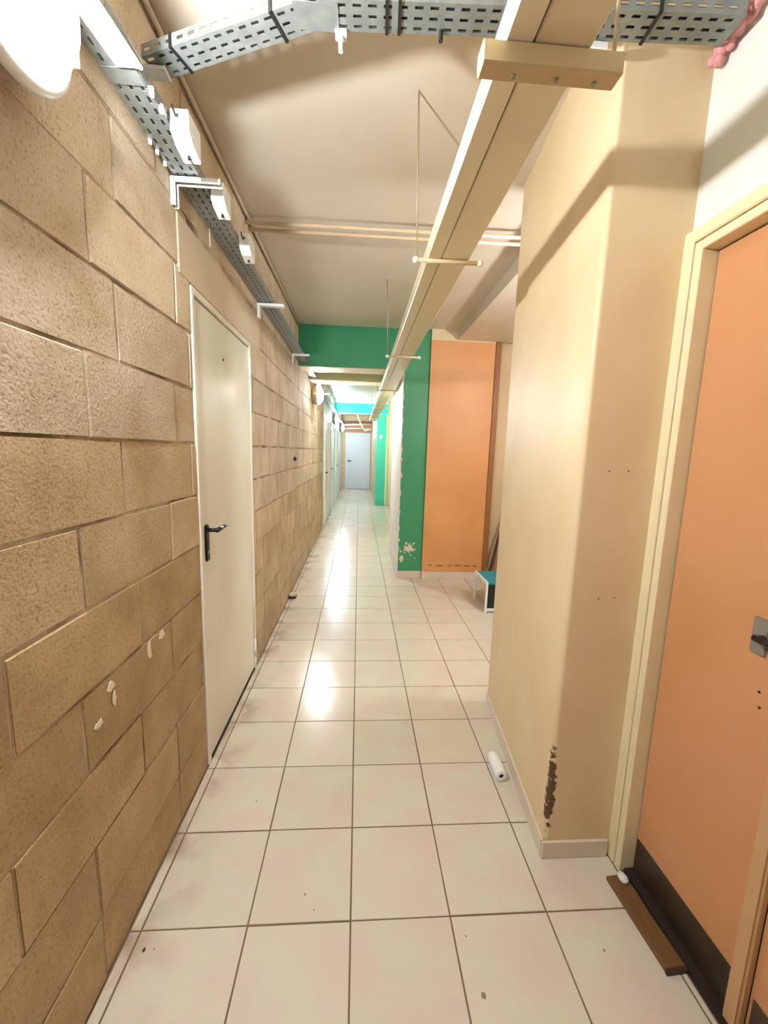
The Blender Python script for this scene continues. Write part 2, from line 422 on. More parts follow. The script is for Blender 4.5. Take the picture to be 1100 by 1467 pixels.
struct('baseboard_pillar_side', prism([(PX-.010, PY0+.001), (PX, PY0+.001), (PX2, PY1), (PX2-.010, PY1)], 0, .072), M['skirt'], 'low tiled skirting along the corridor side of the cream pillar')
# pier and orange panel
pier = struct('wall_pier', boxbm((.505, .80, 4.785, 6.1, 0, ZC)), M['green'], 'dark green painted pier end with peeling paint near the floor')
struct('wall_pier_side', boxbm((.497, .505, 4.789, 6.1, 0, 2.47)), M['white_wall'], 'white corridor side of the dark green pier')
op = struct('wall_orange', boxbm((.80, 1.545, 4.75, 5.0, 0, 2.80)), M['orange'], 'flat orange painted wall panel between green pier and recess')
struct('trim_1', boxbm((.80, 1.545, 4.752, 5.0, 2.80, ZC)), M['cream'], 'cream strip of wall between orange panel and ceiling')
struct('trim_2', boxbm((1.545, 1.61, 4.73, 4.95, 0, 2.805), bevel=.006), M['brown'], 'brown vertical trim at the right edge of the orange panel')
struct('wall_recess', boxbm((1.61, 2.6, 4.85, 5.0, 0, ZC), (2.6, 2.75, 2.15, 5.0, 0, ZC), (1.30, 2.6, 2.0, 2.15, 0, ZC)), M['beige'], 'beige wall at the back of the recess behind the pillar')

def flake(parent, name, pts, m, axis, at, th=.0012):
    """a thin irregular flake; pts are (horizontal, z) on the wall plane at `at` along axis ('y' faces -y, 'x' faces +x)"""
    bm = bmesh.new()
    if axis == 'y': f = [(h, at, z) for h, z in pts]; k = [(h, at-th, z) for h, z in pts]
    elif axis == 'z': f = [(h, z, at) for h, z in pts]; k = [(h, z, at+th) for h, z in pts]
    else: f = [(at, h, z) for h, z in pts]; k = [(at+th, h, z) for h, z in pts]
    va = [bm.verts.new(p) for p in f]; vb = [bm.verts.new(p) for p in k]; n = len(pts)
    bm.faces.new(va); bm.faces.new(vb)
    for i in range(n): bm.faces.new((va[i], va[(i+1) % n], vb[(i+1) % n], vb[i]))
    bmesh.ops.recalc_face_normals(bm, faces=bm.faces[:])
    return obj(name, bm, m, parent)
rf = random.Random(11)
def blob(cx, cz, rx, rz, n=14, jag=.45):
    return [(cx+rx*(1-jag*rf.random())*math.cos(2*math.pi*i/n), cz+rz*(1-jag*rf.random())*math.sin(2*math.pi*i/n)) for i in range(n)]
for cx, cz, rx, rz, jag in ((.635, .285, .075, .085, .75), (.600, .345, .018, .020, .5), (.690, .345, .018, .014, .5), (.705, .27, .020, .012, .5), (.585, .235, .016, .012, .5),
                            (.66, .20, .012, .010, .5), (.545, .150, .030, .055, .5), (.535, .245, .014, .018, .5), (.715, .16, .010, .010, .5)):
    flake(pier, 'bare_patch', blob(cx, cz+.085, rx*1.1, rz*1.1, 22, jag), M['flake'], 'y', 4.785)
z_ = .32
while z_ < 2.3:
    h_ = rf.uniform(.03, .12); flake(pier, 'bare_patch', blob(.508, z_+h_/2, rf.uniform(.006, .016), h_/2, 10, .5), M['flake'], 'y', 4.785); z_ += h_+rf.uniform(.02, .16)
for cx, w_ in ((.90, .03), (1.02, .06), (1.14, .05), (1.25, .07), (1.36, .06), (1.46, .04)):
    flake(op, 'scuff_mark', blob(cx, .165+rf.uniform(-.004, .004), w_, .010, 12, .5), M['scuff'], 'y', 4.75, .0008)
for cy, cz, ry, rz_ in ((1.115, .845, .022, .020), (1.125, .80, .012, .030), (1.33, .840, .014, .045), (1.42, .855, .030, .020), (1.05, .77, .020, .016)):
    flake(wall_left, 'highlight_patch', blob(cy, cz, ry, rz_, 14, .6), M['highlight'], 'x', XL+.0005, .0022)  # pale patches painted as highlights on the glossy lower blocks
for cx, cy, r_ in ((-.630, 1.062, .0055), (-.600, 1.062, .003), (-.158, 1.200, .004), (-.122, 1.150, .003), (.386, .912, .008), (.372, 1.055, .003), (-.42, 1.585, .004), (.80, 1.00, .004)):
    flake(floor, 'dirt_spot', blob(cx, cy, r_, r_*1.3, 10, .4), M['hole' if cx < -.6 else 'scuff_dirt'], 'z', .0, .0008)
for hx, hz_ in ((.848, 1.044), (.906, 1.047), (.837, 1.490), (.903, 1.492)):
    flake(pillar, 'screw_hole', blob(hx, hz_, .004, .004, 8, .2), M['scuff_dirt'], 'y', PY0, .0006)
struct('baseboard_orange', boxbm((.797, 1.545, 4.74, 4.75, 0, .085), bevel=.002), M['skirt'], 'cream tiled skirting under the orange wall panel')
struct('baseboard_pier', boxbm((.49, .797, 4.773, 4.785, 0, .085), bevel=.002), M['skirt'], 'cream tiled skirting under the dark green pier')
struct('wall_right_far', boxbm((.85, 1.1, 6.1, 11.5, 0, ZC), (.80, .85, 6.098, 6.1, 0, ZC)), M['cream'], 'cream wall beyond the green pier far down the corridor')
tc = struct('wall_column', boxbm((.50, .76, 11.51, 12.1, 0, 2.56)), M['teal_col'], 'sea green painted column far down the corridor')
obj('column_edge', boxbm((.76, .80, 11.505, 12.1, 0, 2.56)), M['lime'], tc)
struct('wall_right_end', boxbm((.80, 1.1, 11.5, 12.1, 0, ZC), (.50, 1.1, 12.1, Y1, 0, ZC)), M['beige'], 'beige wall behind the sea green column')
we = struct('wall_end', boxbm((-.95, 1.1, Y1, Y1+.2, 0, ZC)), M['beige'], 'end wall with the grey door closing the corridor')
# a few courses of reddish brick over the end door
for r_ in range(5):
    for k in range(-3, 3):
        x0 = k*.26 + (.13 if r_ % 2 else 0)
        x0c, x1c = max(x0, -.69), min(x0+.25, .49)
        if x1c-x0c > .03: obj('brick', boxbm((x0c, x1c, Y1-.015, Y1, 2.27+r_*.09, 2.27+r_*.09+.08)), M['brick_red'], we)
struct('wall_back', boxbm((-.95, 1.3, Y0-.2, Y0, 0, ZC)), M['cream'], 'cream wall closing the corridor behind the viewer')

# ------------------------------------------------------------------ door_1: white steel door in the block wall
d1 = thing('door_1', 'white steel door with black lever handle set flush in the block wall', None, (XL, DY0, 0), kind='structure')
fx0, fx1 = XL-.08, XL+.006
obj('door_frame', boxbm((fx0, fx1, DY0, DY0+.028, 0, DZ), (fx0, fx1, DY1-.028, DY1, 0, DZ), (fx0, fx1, DY0+.028, DY1-.028, DZ-.028, DZ), bevel=.003), M['door_white'], d1)
leaf = obj('door_leaf', boxbm((XL-.045, XL-.004, DY0+.032, DY1-.032, .012, DZ-.033), bevel=.003), M['door_white'], d1)
hy = DY0+.085
obj('handle_plate', boxbm((XL-.004, XL+.006, hy-.02, hy+.02, 1.0, 1.175), bevel=.006, seg=2), M['black'], leaf)
hb = bmesh.new(); add_tube(hb, (XL+.004, hy, 1.15), (XL+.05, hy, 1.15), .010, 12)
for a, b, r1, r2 in (((XL+.05, hy-.008, 1.15), (XL+.052, hy+.06, 1.152), .011, .010), ((XL+.052, hy+.06, 1.152), (XL+.048, hy+.13, 1.150), .010, .008)):
    add_tube(hb, a, b, r1, 12, r2)
obj('lever_handle', hb, M['black'], leaf, True)
kb = bmesh.new(); add_lathe(kb, [(0, .006), (.009, .006), (.009, 0)], Matrix.Translation((XL+.003, hy, 1.045)) @ Matrix.Rotation(math.pi/2, 4, 'Y'), 14)
obj('key_cylinder', kb, M['steel'], leaf)
for z in (2.03, .16):
    hbm = bmesh.new(); add_tube(hbm, (XL+.004, DY1-.03, z-.06), (XL+.004, DY1-.03, z+.06), .009, 10)
    obj('hinge', hbm, M['white_metal'], leaf, True)
bm = bmesh.new(); add_tube(bm, (XL-.006, 2.20, 1.975), (XL-.001, 2.20, 1.975), .007, 10)
obj('peephole', bm, M['black'], leaf)
obj('threshold', boxbm((XL-.06, XL, DY0+.03, DY1-.03, 0, .010)), M['dark'], d1)

# far white doors on the left and the end door
def far_door(n, y0, y1, label):
    d = thing('door_%d' % n, label, None, (XL, y0, 0), kind='structure')
    obj('door_frame', boxbm((XL, XL+.03, y0-.06, y0, 0, 2.14), (XL, XL+.03, y1, y1+.06, 0, 2.14), (XL, XL+.03, y0-.06, y1+.06, 2.14, 2.2)), M['far_wall'], d)
    lf = obj('door_leaf', boxbm((XL, XL+.02, y0+.004, y1-.004, .012, 2.135)), M['door_white'], d)
    h = bmesh.new(); add_tube(h, (XL+.02, y0+.08, 1.08), (XL+.07, y0+.08, 1.08), .014, 8); add_tube(h, (XL+.065, y0+.07, 1.08), (XL+.065, y0+.18, 1.08), .013, 8)
    obj('lever_handle', h, M['black'], lf)
far_door(3, *DW[0], 'white door just past the ochre lit block wall')
far_door(4, *DW[1], 'middle one of the pale doors along the far wall')
far_door(5, *DW[2], 'pale door closest to the end wall')
d6 = thing('door_6', 'pale grey flush door at the very end of the corridor', None, (-.05, Y1, 0), kind='structure')
obj('door_frame', boxbm((-.54, -.49, Y1-.03, Y1, 0, 2.19), (.40, .45, Y1-.03, Y1, 0, 2.19), (-.54, .45, Y1-.03, Y1, 2.19, 2.24)), M['far_wall'], d6)
lf6 = obj('door_leaf', boxbm((-.487, .397, Y1-.025, Y1, .02, 2.187)), M['door_grey'], d6)
h = bmesh.new(); add_tube(h, (-.42, Y1-.025, 1.13), (-.42, Y1-.075, 1.13), .03, 10); add_tube(h, (-.43, Y1-.07, 1.13), (-.30, Y1-.07, 1.13), .018, 8)
obj('lever_handle', h, M['black'], lf6)

# ------------------------------------------------------------------ door_2: orange double door on the right
d2 = thing('door_2', 'orange double door with cream frame and dark painted-shade plates beside the pillar', None, (XR, 1.2, 0), kind='structure')
A0, A1 = 1.235, 1.325     # casing on the pillar side
fr = boxbm((XR-.022, XR+.05, A0+.03, A1, 0, 2.225), (XR-.022, XR+.05, -.02, A0+.03, 2.165+.02, 2.225), bevel=.004)
obj('casing', fr, M['frame_cream'], d2)
obj('frame_post', boxbm((XR-.016, XR+.09, A0, A0+.0285, 0, 2.183), (XR-.016, XR+.09, .0, A0, 2.155, 2.183), bevel=.003), M['frame_cream'], d2)
LX = XR+.035            # leaf face, set back inside the frame
leafA = obj('door_leaf', boxbm((LX, LX+.045, .835, A0-.004, .015, 2.150), bevel=.002), M['orange_door'], d2)
leafB = obj('door_leaf', boxbm((LX, LX+.045, .02, .795, .015, 2.150), bevel=.002), M['orange_door'], d2)
obj('meeting_stile', boxbm((LX-.022, LX+.02, .796, .838, .012, 2.150), bevel=.006, seg=2), M['stile'], d2)
obj('leaf_gap', boxbm((LX-.001, LX+.02, .7945, .7958, .012, 2.150)), M['hole'], d2)
for lf, ya, yb in ((leafA, .842, A0-.008), (leafB, .03, .785)):
    obj('shade_plate', boxbm((LX-.003, LX, ya, yb, .02, .150), bevel=.001), M['metal_shade'], lf)  # dark plates painted for the shadow along the foot of the door
obj('threshold', boxbm((XR+.002, LX+.04, .0, A0-.002, -.002, .0145)), M['hole'], d2)  # threshold coloured near black for the shadow between board and door
hz, hy2 = 1.085, .925
pl = boxbm((LX-.006, LX, hy2-.022, hy2+.022, hz-.05, hz+.05), bevel=.005, seg=2)
obj('handle_plate', pl, M['steel'], leafA)
kb = bmesh.new(); add_tube(kb, (LX-.005, hy2-.012, hz), (LX-.026, hy2-.012, hz), .008, 12)
add_tube(kb, (LX-.026, hy2-.006, hz), (LX-.024, hy2-.11, hz-.004), .009, 12, .008)
obj('lever_handle', kb, M['black'], leafA, True)
for y, z in ((.912, 1.235), (.905, .94), (.898, .90)):
    sb = bmesh.new(); add_tube(sb, (LX-.001, y, z), (LX+.002, y, z), .004, 8); obj('screw_hole', sb, M['hole'], leafA)

# ------------------------------------------------------------------ bulkhead lamps and the added recess fill lamp
LAMP_LABEL = ['round white bulkhead lamp glowing on the block wall above the viewer', 'round lit bulkhead lamp on the ochre block wall past the green beam',
              'round lit bulkhead lamp between the far white doors', 'round lit bulkhead lamp nearest the end wall',
              'round lit bulkhead lamp on the wall behind the viewer', 'unseen round fill lamp added inside the recess behind the pillar']
def clear_cover(name, col, glow):
    """thin clear-frosted cover: lets the bulb's light through and glows a little itself"""
    m = bpy.data.materials.new(name); m.use_nodes = True; nt = m.node_tree
    b = nt.nodes['Principled BSDF']; b.inputs['Base Color'].default_value = (.95, .95, .92, 1); b.inputs['Roughness'].default_value = .25
    b.inputs['Emission Color'].default_value = tuple(col)+(1,); b.inputs['Emission Strength'].default_value = glow
    tr = nt.nodes.new('ShaderNodeBsdfTransparent'); mx = nt.nodes.new('ShaderNodeMixShader'); mx.inputs[0].default_value = .35
    nt.links.new(tr.outputs[0], mx.inputs[1]); nt.links.new(b.outputs[0], mx.inputs[2])
    nt.links.new(mx.outputs[0], nt.nodes['Material Output'].inputs['Surface'])
    return m
for i, (lx, ly, rz, col, inten, br) in enumerate(LAMPS):
    t = thing('bulkhead_lamp', LAMP_LABEL[i], 'lamp', (lx, ly, LAMP_Z), 'wall lamps along the corridor')
    Mx = Matrix.Translation((lx, ly, LAMP_Z)) @ Matrix.Rotation(rz, 4, 'Z') @ Matrix.Rotation(math.pi/2, 4, 'Y')
    bm = bmesh.new(); add_lathe(bm, [(0, .002), (.112, .002), (.134, .02), (.142, .066), (0, .066)], Mx, 48)
    obj('base', bm, M['lamp_base'], t, False)
    bm = bmesh.new(); add_lathe(bm, [(.122, .0665), (.150, .0665), (.155, .074), (.152, .086), (.140, .092), (.128, .088), (.122, .0665)], Mx, 48)
    obj('rim', bm, M['white_plastic'], t, True)
    prof = [(.127*math.cos(a), .088+.078*math.sin(a)) for a in [k*math.pi/2/9 for k in range(10)]]
    prof[-1] = (0, prof[-1][1])
    bm = bmesh.new(); add_lathe(bm, [(.1265, .076)]+prof, Mx, 48)
    obj('diffuser', bm, clear_cover('lamp_cover_%d' % i, col, 9.0), t, True)
    bm = bmesh.new(); bmesh.ops.create_icosphere(bm, subdivisions=2, radius=br, matrix=Mx @ Matrix.Translation((0, 0, .112 if br < .05 else .098)))
    obj('bulb', bm, emitter('lamp_bulb_%d' % i, col, inten/(math.pi*br*br)), t, True)
    for sy in (-1, 1):
        bm = bmesh.new(); add_box(bm, -.012, .012, -.012+sy*.151, .012+sy*.151, .052, .094); bm.transform(Mx)
        obj('clip', bm, M['white_plastic'], t)

# ------------------------------------------------------------------ perforated cable trays
def tray_bm(L, W, F, rows, pitch=.040, slot=.022, sw=.0085, stagger=False, perf_to=None):
    """a U-shaped perforated tray along local +Y, bottom at z 0 centred on x; real slots"""
    bm = bmesh.new()
    cols = []                                           # across: (coord along the unrolled width, is_slot)
    edges = [0]
    gap = W/rows
    for r in range(rows):
        c = gap*(r+.5); edges += [c-sw/2, c+sw/2]
    edges.append(W)
    fl_edges = [0, F*.5-sw/2, F*.5+sw/2, F]
    ys = [0]; y = .012
    while y+slot < L: ys += [y, y+slot]; y += pitch
    ys.append(L)
    vcache = {}
    def V(x, yv, z):
        k = (round(x, 5), round(yv, 5), round(z, 5))
        if k not in vcache: vcache[k] = bm.verts.new((x, yv, z))
        return vcache[k]
    def strip(pa, pb, e):
        for j in range(len(ys)-1):
            for i in range(len(e)-1):
                if j % 2 == 1 and i % 2 == 1 and (perf_to is None or ys[j] < perf_to): continue
                a, b = pa(e[i]), pa(e[i+1])
                bm.faces.new((V(a[0], ys[j], a[1]), V(b[0], ys[j], b[1]), V(b[0], ys[j+1], b[1]), V(a[0], ys[j+1], a[1])))
    strip(lambda s: (s-W/2, 0), None, edges)
    strip(lambda s: (-W/2, s), None, fl_edges)
    strip(lambda s: (W/2, s), None, fl_edges)
    bmesh.ops.recalc_face_normals(bm, faces=bm.faces[:])
    return bm

def tray_obj(name, p0, p1, W, F, rows, parent, perf_to=None, **kw):
    p0, p1 = Vector(p0), Vector(p1); d = p1-p0
    bm = tray_bm(d.length, W, F, rows, perf_to=perf_to, **kw)
    ang = math.atan2(-d.x, d.y)
    bm.transform(Matrix.Translation(p0) @ Matrix.Rotation(ang, 4, 'Z'))
    o = obj(name, bm, M['galv'], parent)
    md = o.modifiers.new('sheet', 'SOLIDIFY'); md.thickness = .0014; md.offset = 0
    return o

TZ = 2.503
TW = .092
tl = thing('cable_tray', 'long perforated steel cable tray running along the block wall', 'cable tray', (XL+.05, 3, TZ))
tray_obj('tray_section', (XL+.012+TW/2, -.6, TZ), (XL+.012+TW/2, 15.5, TZ), TW, .035, 3, tl, perf_to=7.0)
# bolt heads along its outer and inner edge
for x, y in ((XL+.108, 1.315), (XL+.108, 1.37), (XL+.012, 1.50), (XL+.012, 1.545), (XL+.012, 1.60)):
    b = bmesh.new(); add_tube(b, (x, y, TZ-.012), (x, y, TZ+.01), .006, 8); obj('bolt', b, M['white_metal'], tl)
# splice plate under the near joint
obj('splice_plate', boxbm((XL+.014, XL+.102, 1.245, 1.295, TZ-.004, TZ-.0012)), M['galv'], tl)

# tray crossing the corridor
CZ, CW = 2.66, .078
tc2 = thing('cable_tray', 'perforated steel cable tray crossing the corridor above the pillar front', 'cable tray', (.2, 1.22, CZ))
P0, P1, P2 = (-.645, 1.447, CZ), (-.135, 1.243, CZ), (.968, 1.183, CZ)
tray_obj('tray_section', P0, P1, CW, .032, 3, tc2)
tray_obj('tray_section', (-.128, 1.2445, CZ), P2, CW, .032, 3, tc2)
def on_line(a, b, t): return Vector(a).lerp(Vector(b), t)
for (a, b, t) in ((P0, P1, .20), (P0, P1, .80), (P1, P2, .17), (P1, P2, .20), (P1, P2, .64), (P1, P2, .80)):
    p = on_line(a, b, t); d = (Vector(b)-Vector(a)).normalized(); nrm = Vector((-d.y, d.x, 0))
    bm = bmesh.new(); hw = .0045
    add_box(bm, -hw, hw, -CW/2-.002, CW/2+.002, -.004, -.0012)
    add_box(bm, -hw, hw, -CW/2-.004, -CW/2-.001, -.004, .034)
    add_box(bm, -hw, hw, CW/2+.001, CW/2+.004, -.004, .034)
    bm.transform(Matrix.Translation(p) @ Matrix.Rotation(math.atan2(d.y, d.x), 4, 'Z'))
    obj('strap', bm, M['black'], tc2)
obj('corner_plate', boxbm((-.19, -.075, 1.212, 1.282, CZ-.004, CZ-.0015)), M['galv'], tc2)
bm = bmesh.new(); add_tube(bm, (-.07, 1.285, CZ-.045), (-.07, 1.285, ZC), .006, 10); obj('drop_rod', bm, M['white_metal'], tc2)
bm = boxbm((-.085, -.055, 1.270, 1.300, CZ-.008, CZ-.003)); obj('rod_washer', bm, M['white_metal'], tc2)
bm = bmesh.new(); add_tube(bm, (.20, 1.255, CZ-.025), (.20, 1.255, CZ-.001), .006, 8); obj('bolt', bm, M['dark'], tc2)
obj('end_bracket', boxbm((-.690, -.60, 1.425, 1.475, CZ-.012, CZ-.002), (-.699, -.6901, 1.40, 1.50, TZ+.03, CZ+.045), bevel=.003), M['white_metal'], tc2)

# cables lying in the trays
WHICH = ('closest to the block wall', 'in the middle of the three', 'along the outer edge')
WHICH2 = ('closest to the lamp', 'in the middle of the three', 'closest to the pillar')
def cable(pts, r, label, grp):
    tag(obj('cable', tubebm([Vector(p) for p in pts], r, 8), M['cable'], None, True), label, 'cable', grp)
for k, x in enumerate((XL+.030, XL+.058, XL+.086)):
    cable([(x, -.5, TZ+.014), (x+.004, 3, TZ+.014), (x-.003, 8, TZ+.014), (x, 15.3, TZ+.014)], .0125, 'dark cable lying in the long wall tray, '+WHICH[k], 'cables in the long wall tray')
for k, o_ in enumerate((-.025, 0, .025)):
    a = [Vector(P0)+Vector((.03, o_-.012, .012)), Vector(P1)+Vector((0, o_, .012)), Vector(P2)+Vector((-.02, o_, .012))]
    cable(a, .0105, 'dark cable lying in the crossing tray, '+WHICH2[k], 'cables in the crossing tray')

# L brackets carrying the long tray
def make_bracket(y):
    t = thing('wall_bracket', 'x', 'bracket', (XL, y, 2.48), 'white brackets carrying the long cable tray')
    zt = TZ-.006
    for dy in (-.016, .010):
        bm = boxbm((XL, XL+.178, y+dy, y+dy+.006, zt-.018, zt), (XL, XL+.018, y+dy, y+dy+.006, zt-.095, zt-.0181), bevel=.0015)
        obj('rail', bm, M['white_metal'], t)
    obj('channel_back', boxbm((XL, XL+.172, y-.0099, y+.0099, zt-.003, zt), (XL, XL+.003, y-.0099, y+.0099, zt-.090, zt-.0031)), M['dark'], t)
    return t
br_lab = {1.675: 'white L bracket under the tray near the white door top corner', 2.935: 'white L bracket under the tray past the white door',
          4.35: 'white L bracket under the tray close to the green beam', 7.2: 'white L bracket under the tray past the cream beam', 0.15: 'white L bracket under the tray behind the glowing lamp'}
for y, lab in br_lab.items():
    b = make_bracket(y); b['label'] = lab

# white clip boxes along the tray
def clip_box(y0, y1, label, x0=-.592, x1=-.536, z0=2.462, z1=2.543):
    t = thing('junction_box', label, 'box', ((x0+x1)/2, y0, z0), 'white boxes along the outer side of the wall tray')
    bm = bmesh.new()
    # sloping nose: deeper at the far lower end, like a folded sheet clip
    prof = [(y0, z1), (y0, z0+.022), (y0+(y1-y0)*.35, z0), (y1, z0-.010), (y1, z1)]
    va = [bm.verts.new((x0, p[0], p[1])) for p in prof]; vb = [bm.verts.new((x1, p[0], p[1])) for p in prof]
    n = len(prof)
    bm.faces.new(va); bm.faces.new(vb[::-1])
    for i in range(n): bm.faces.new((va[i], va[(i+1) % n], vb[(i+1) % n], vb[i]))
    bmesh.ops.recalc_face_normals(bm, faces=bm.faces[:])
    bmesh.ops.bevel(bm, geom=bm.edges[:], offset=.003, segments=1, affect='EDGES')
    obj('body', bm, M['white_plastic'], t)
    hb_ = tubebm([Vector((x0+.012, y0-.004, z1+.004)), Vector((x0+.016, y0-.009, z1-.012)), Vector((x0+.022, y0-.009, z1-.028)), Vector((x0+.028, y0-.004, z1-.020))], .003, 8)
    obj('hook', hb_, M['black'], t)
    s = bmesh.new(); add_tube(s, ((x0+x1)/2, y1-.03, z0-.014), ((x0+x1)/2, y1-.03, z0), .005, 8); obj('screw', s, M['dark'], t)
clip_box(1.42, 1.52, 'large white clip box on the tray before the first bracket')
clip_box(1.755, 1.845, 'white clip box on the tray right after the first bracket', -.590, -.540)
clip_box(2.13, 2.235, 'white clip box on the tray over the white door', -.590, -.540)
# long folded white cover on the tray above the lamp
t = thing('tray_cover', 'white folded metal cover on the wall tray above the glowing lamp', 'cover', (-.62, .9, TZ))
bm = bmesh.new()
pts = [(-.662, .70), (-.655, 1.06), (-.640, 1.235), (-.585, 1.235), (-.600, 1.06), (-.600, .70)]
va = [bm.verts.new((x, y, TZ-.010)) for x, y in pts]; vb = [bm.verts.new((x, y, TZ-.003)) for x, y in pts]
bm.faces.new(va); bm.faces.new(vb[::-1])
for i in range(6): bm.faces.new((va[i], va[(i+1) % 6], vb[(i+1) % 6], vb[i]))
bmesh.ops.recalc_face_normals(bm, faces=bm.faces[:]); obj('plate', bm, M['white_metal'], t)
obj('flange', tubebm([Vector((-.594, .70, TZ-.008)), Vector((-.594, 1.06, TZ-.008)), Vector((-.579, 1.235, TZ-.008))], .005, 8), M['white_metal'], t)
for y in (.95, 1.05, 1.15):
    b = bmesh.new(); add_lathe(b, [(0, .004), (.012, .003), (.015, 0)], Matrix.Translation((-.628, y, TZ-.010)) @ Matrix.Rotation(math.pi, 4, 'X'), 16); obj('knockout', b, M['lamp_base'], t)

# ------------------------------------------------------------------ beige trunking under the ceiling with its hangers
KX0, KX1, KZ0, KZ1 = .272, .447, 2.340, 2.408
tk = thing('cable_trunking', 'long beige metal cable trunking hung along the corridor', 'trunking', (.36, 3, KZ0))
YA, YB = -1.2, 11.0
obj('side_channel', boxbm((KX0, .3285, YA, YB, KZ0, KZ1), bevel=.003), M['trunk'], tk)
obj('lid', boxbm((.3315, KX1, YA, YB, KZ0+.001, KZ1-.002), bevel=.003), M['trunk'], tk)
obj('seam', boxbm((.3286, .3314, YA, YB, KZ0+.006, KZ1-.006)), M['hole'], tk)
def hanger(y, label):
    t = thing('trunking_hanger', label, 'hanger', (.35, y, KZ0), 'rod hangers carrying the trunking')
    bm = bmesh.new(); add_tube(bm, (.222, y, KZ0-.010), (.495, y, KZ0-.010), .0085, 10); obj('cross_bar', bm, M['trunk2'], t, True)
    for x in (.222, .495):
        b = bmesh.new(); bmesh.ops.create_icosphere(b, subdivisions=2, radius=.014, matrix=Matrix.Translation((x, y, KZ0-.010))); obj('end_nut', b, M['trunk'], t, True)
    b = bmesh.new(); add_tube(b, (.226, y, KZ0-.01), (.206, y-.035, ZC), .0035, 8); obj('rod', b, M['rod'], t, True)
hanger(1.808, 'thin rod hanger under the trunking beside the cream pillar')
hanger(3.54, 'thin rod hanger under the trunking before the green pier')
hanger(5.45, 'thin rod hanger under the trunking between the two beams')
hanger(7.6, 'thin rod hanger under the trunking past the cream beam')
hanger(9.8, 'thin rod hanger at the far end of the trunking')
t = thing('trunking_bracket', 'broad beige channel bracket holding the trunking in front of the pillar', 'bracket', (.37, .95, KZ0))
obj('channel', boxbm((.228, .518, .900, .942, KZ0-.042, KZ0-.001), bevel=.003), M['trunk2'], t)
for x in (.30, .39, .47):
    b = bmesh.new(); add_tube(b, (x, .925, KZ0-.046), (x, .925, KZ0-.042), .005, 8); obj('bolt', b, M['steel'], t)
b = bmesh.new(); add_tube(b, (.504, .921, KZ0), (.504, .921, ZC), .004, 8); obj('drop_rod', b, M['rod'], t)

# ------------------------------------------------------------------ pipes, small ceiling things
for y, lab in ((2.665, 'thin cream pipe crossing under the ceiling, the one closer to the crossing tray'), (2.745, 'thin cream pipe crossing under the ceiling, the one closer to the green beam')):
    b = bmesh.new(); add_tube(b, (XL, y, 2.858), (1.30, y-.03, 2.858), .0105, 12)
    tag(obj('pipe', b, M['pipe'], None, True), lab, 'pipe', 'pair of pipes crossing under the ceiling')
b = bmesh.new(); add_tube(b, (XL+.012, -.5, 2.895), (XL+.012, 4.8, 2.895), .010, 10)
tag(obj('conduit', b, M['lintel'], None, True), 'thin conduit running along the top corner of the block wall', 'conduit')
t = thing('ceiling_box', 'small dark grey box on the ceiling in front of the green pier', 'box', (.64, 4.7, ZC))
obj('body', boxbm((.56, .72, 4.62, 4.74, ZC-.05, ZC), bevel=.006), M['metal_shade'], t)
obj('cover', boxbm((.575, .705, 4.63, 4.73, ZC-.056, ZC-.0505), bevel=.002), M['dark'], t)
t = thing('terminal_block', 'small white terminal block on the crossing tray beside the pillar corner', 'terminal block', (.64, 1.16, CZ))
obj('body', boxbm((.605, .66, 1.235, 1.26, CZ-.022, CZ-.003), bevel=.003), M['white_plastic'], t)
b = tubebm([Vector((.605, 1.247, CZ-.012)), Vector((.590, 1.247, CZ-.016)), Vector((.580, 1.25, CZ-.004))], .004, 8); obj('lead', b, M['white_metal'], t, True)
# pink foam squeezed out between tray, pillar and wall
b = bmesh.new(); rnd = random.Random(3)
for k in range(40):
    u_ = k/39
    p = Vector((.997+rnd.uniform(-.010, .006), 1.270-.15*u_+rnd.uniform(-.010, .010), 2.668+.035*u_+rnd.uniform(-.014, .014)))
    bmesh.ops.create_icosphere(b, subdivisions=2, radius=rnd.uniform(.009, .016), matrix=Matrix.Translation(p))
tag(obj('foam_sealant', b, M['pink'], None, True), 'lumpy pink foam sealant squeezed out at the end of the crossing tray', 'foam')
# far pipes over the end door
for i, (z, y) in enumerate(((2.50, 15.6), (2.36, 15.9))):
    b = bmesh.new(); add_tube(b, (XL, y, z), (.5, y, z+.05), .03, 10)
    tag(obj('pipe', b, M['pipe'], None, True), ('upper' if i == 0 else 'lower')+' cream pipe crossing in front of the brick over the end door', 'pipe', 'pipes near the end door')
b = tubebm([Vector((.45, 15.3, 2.35)), Vector((.2, 15.3, 2.30)), Vector((.05, 15.3, 2.55)), Vector((-.1, 15.3, ZC))], .03, 10)
tag(obj('pipe', b, M['pipe'], None, True), 'bent cream pipe rising to the ceiling near the end door', 'pipe', 'pipes near the end door')

# ------------------------------------------------------------------ things on the floor and walls
# white roller sleeve
t = thing('roller_sleeve', 'short white paint roller sleeve lying on the floor along the pillar', 'roller', (.70, 1.73, 0))
Mr = Matrix.Translation((.702, 1.655, .030)) @ Matrix.Rotation(-math.pi/2, 4, 'X') @ Matrix.Rotation(0.0, 4, 'Z')
b = bmesh.new(); add_lathe(b, [(.012, 0), (.027, 0), (.030, .004), (.030, .126), (.027, .130), (.012, .130), (.012, 0)], Mr, 24); obj('sleeve', b, M['white_plastic'], t, True)
b = bmesh.new(); add_tube(b, (.702, 1.660, .030), (.702, 1.780, .030), .0119, 12); obj('core', b, M['dark'], t)
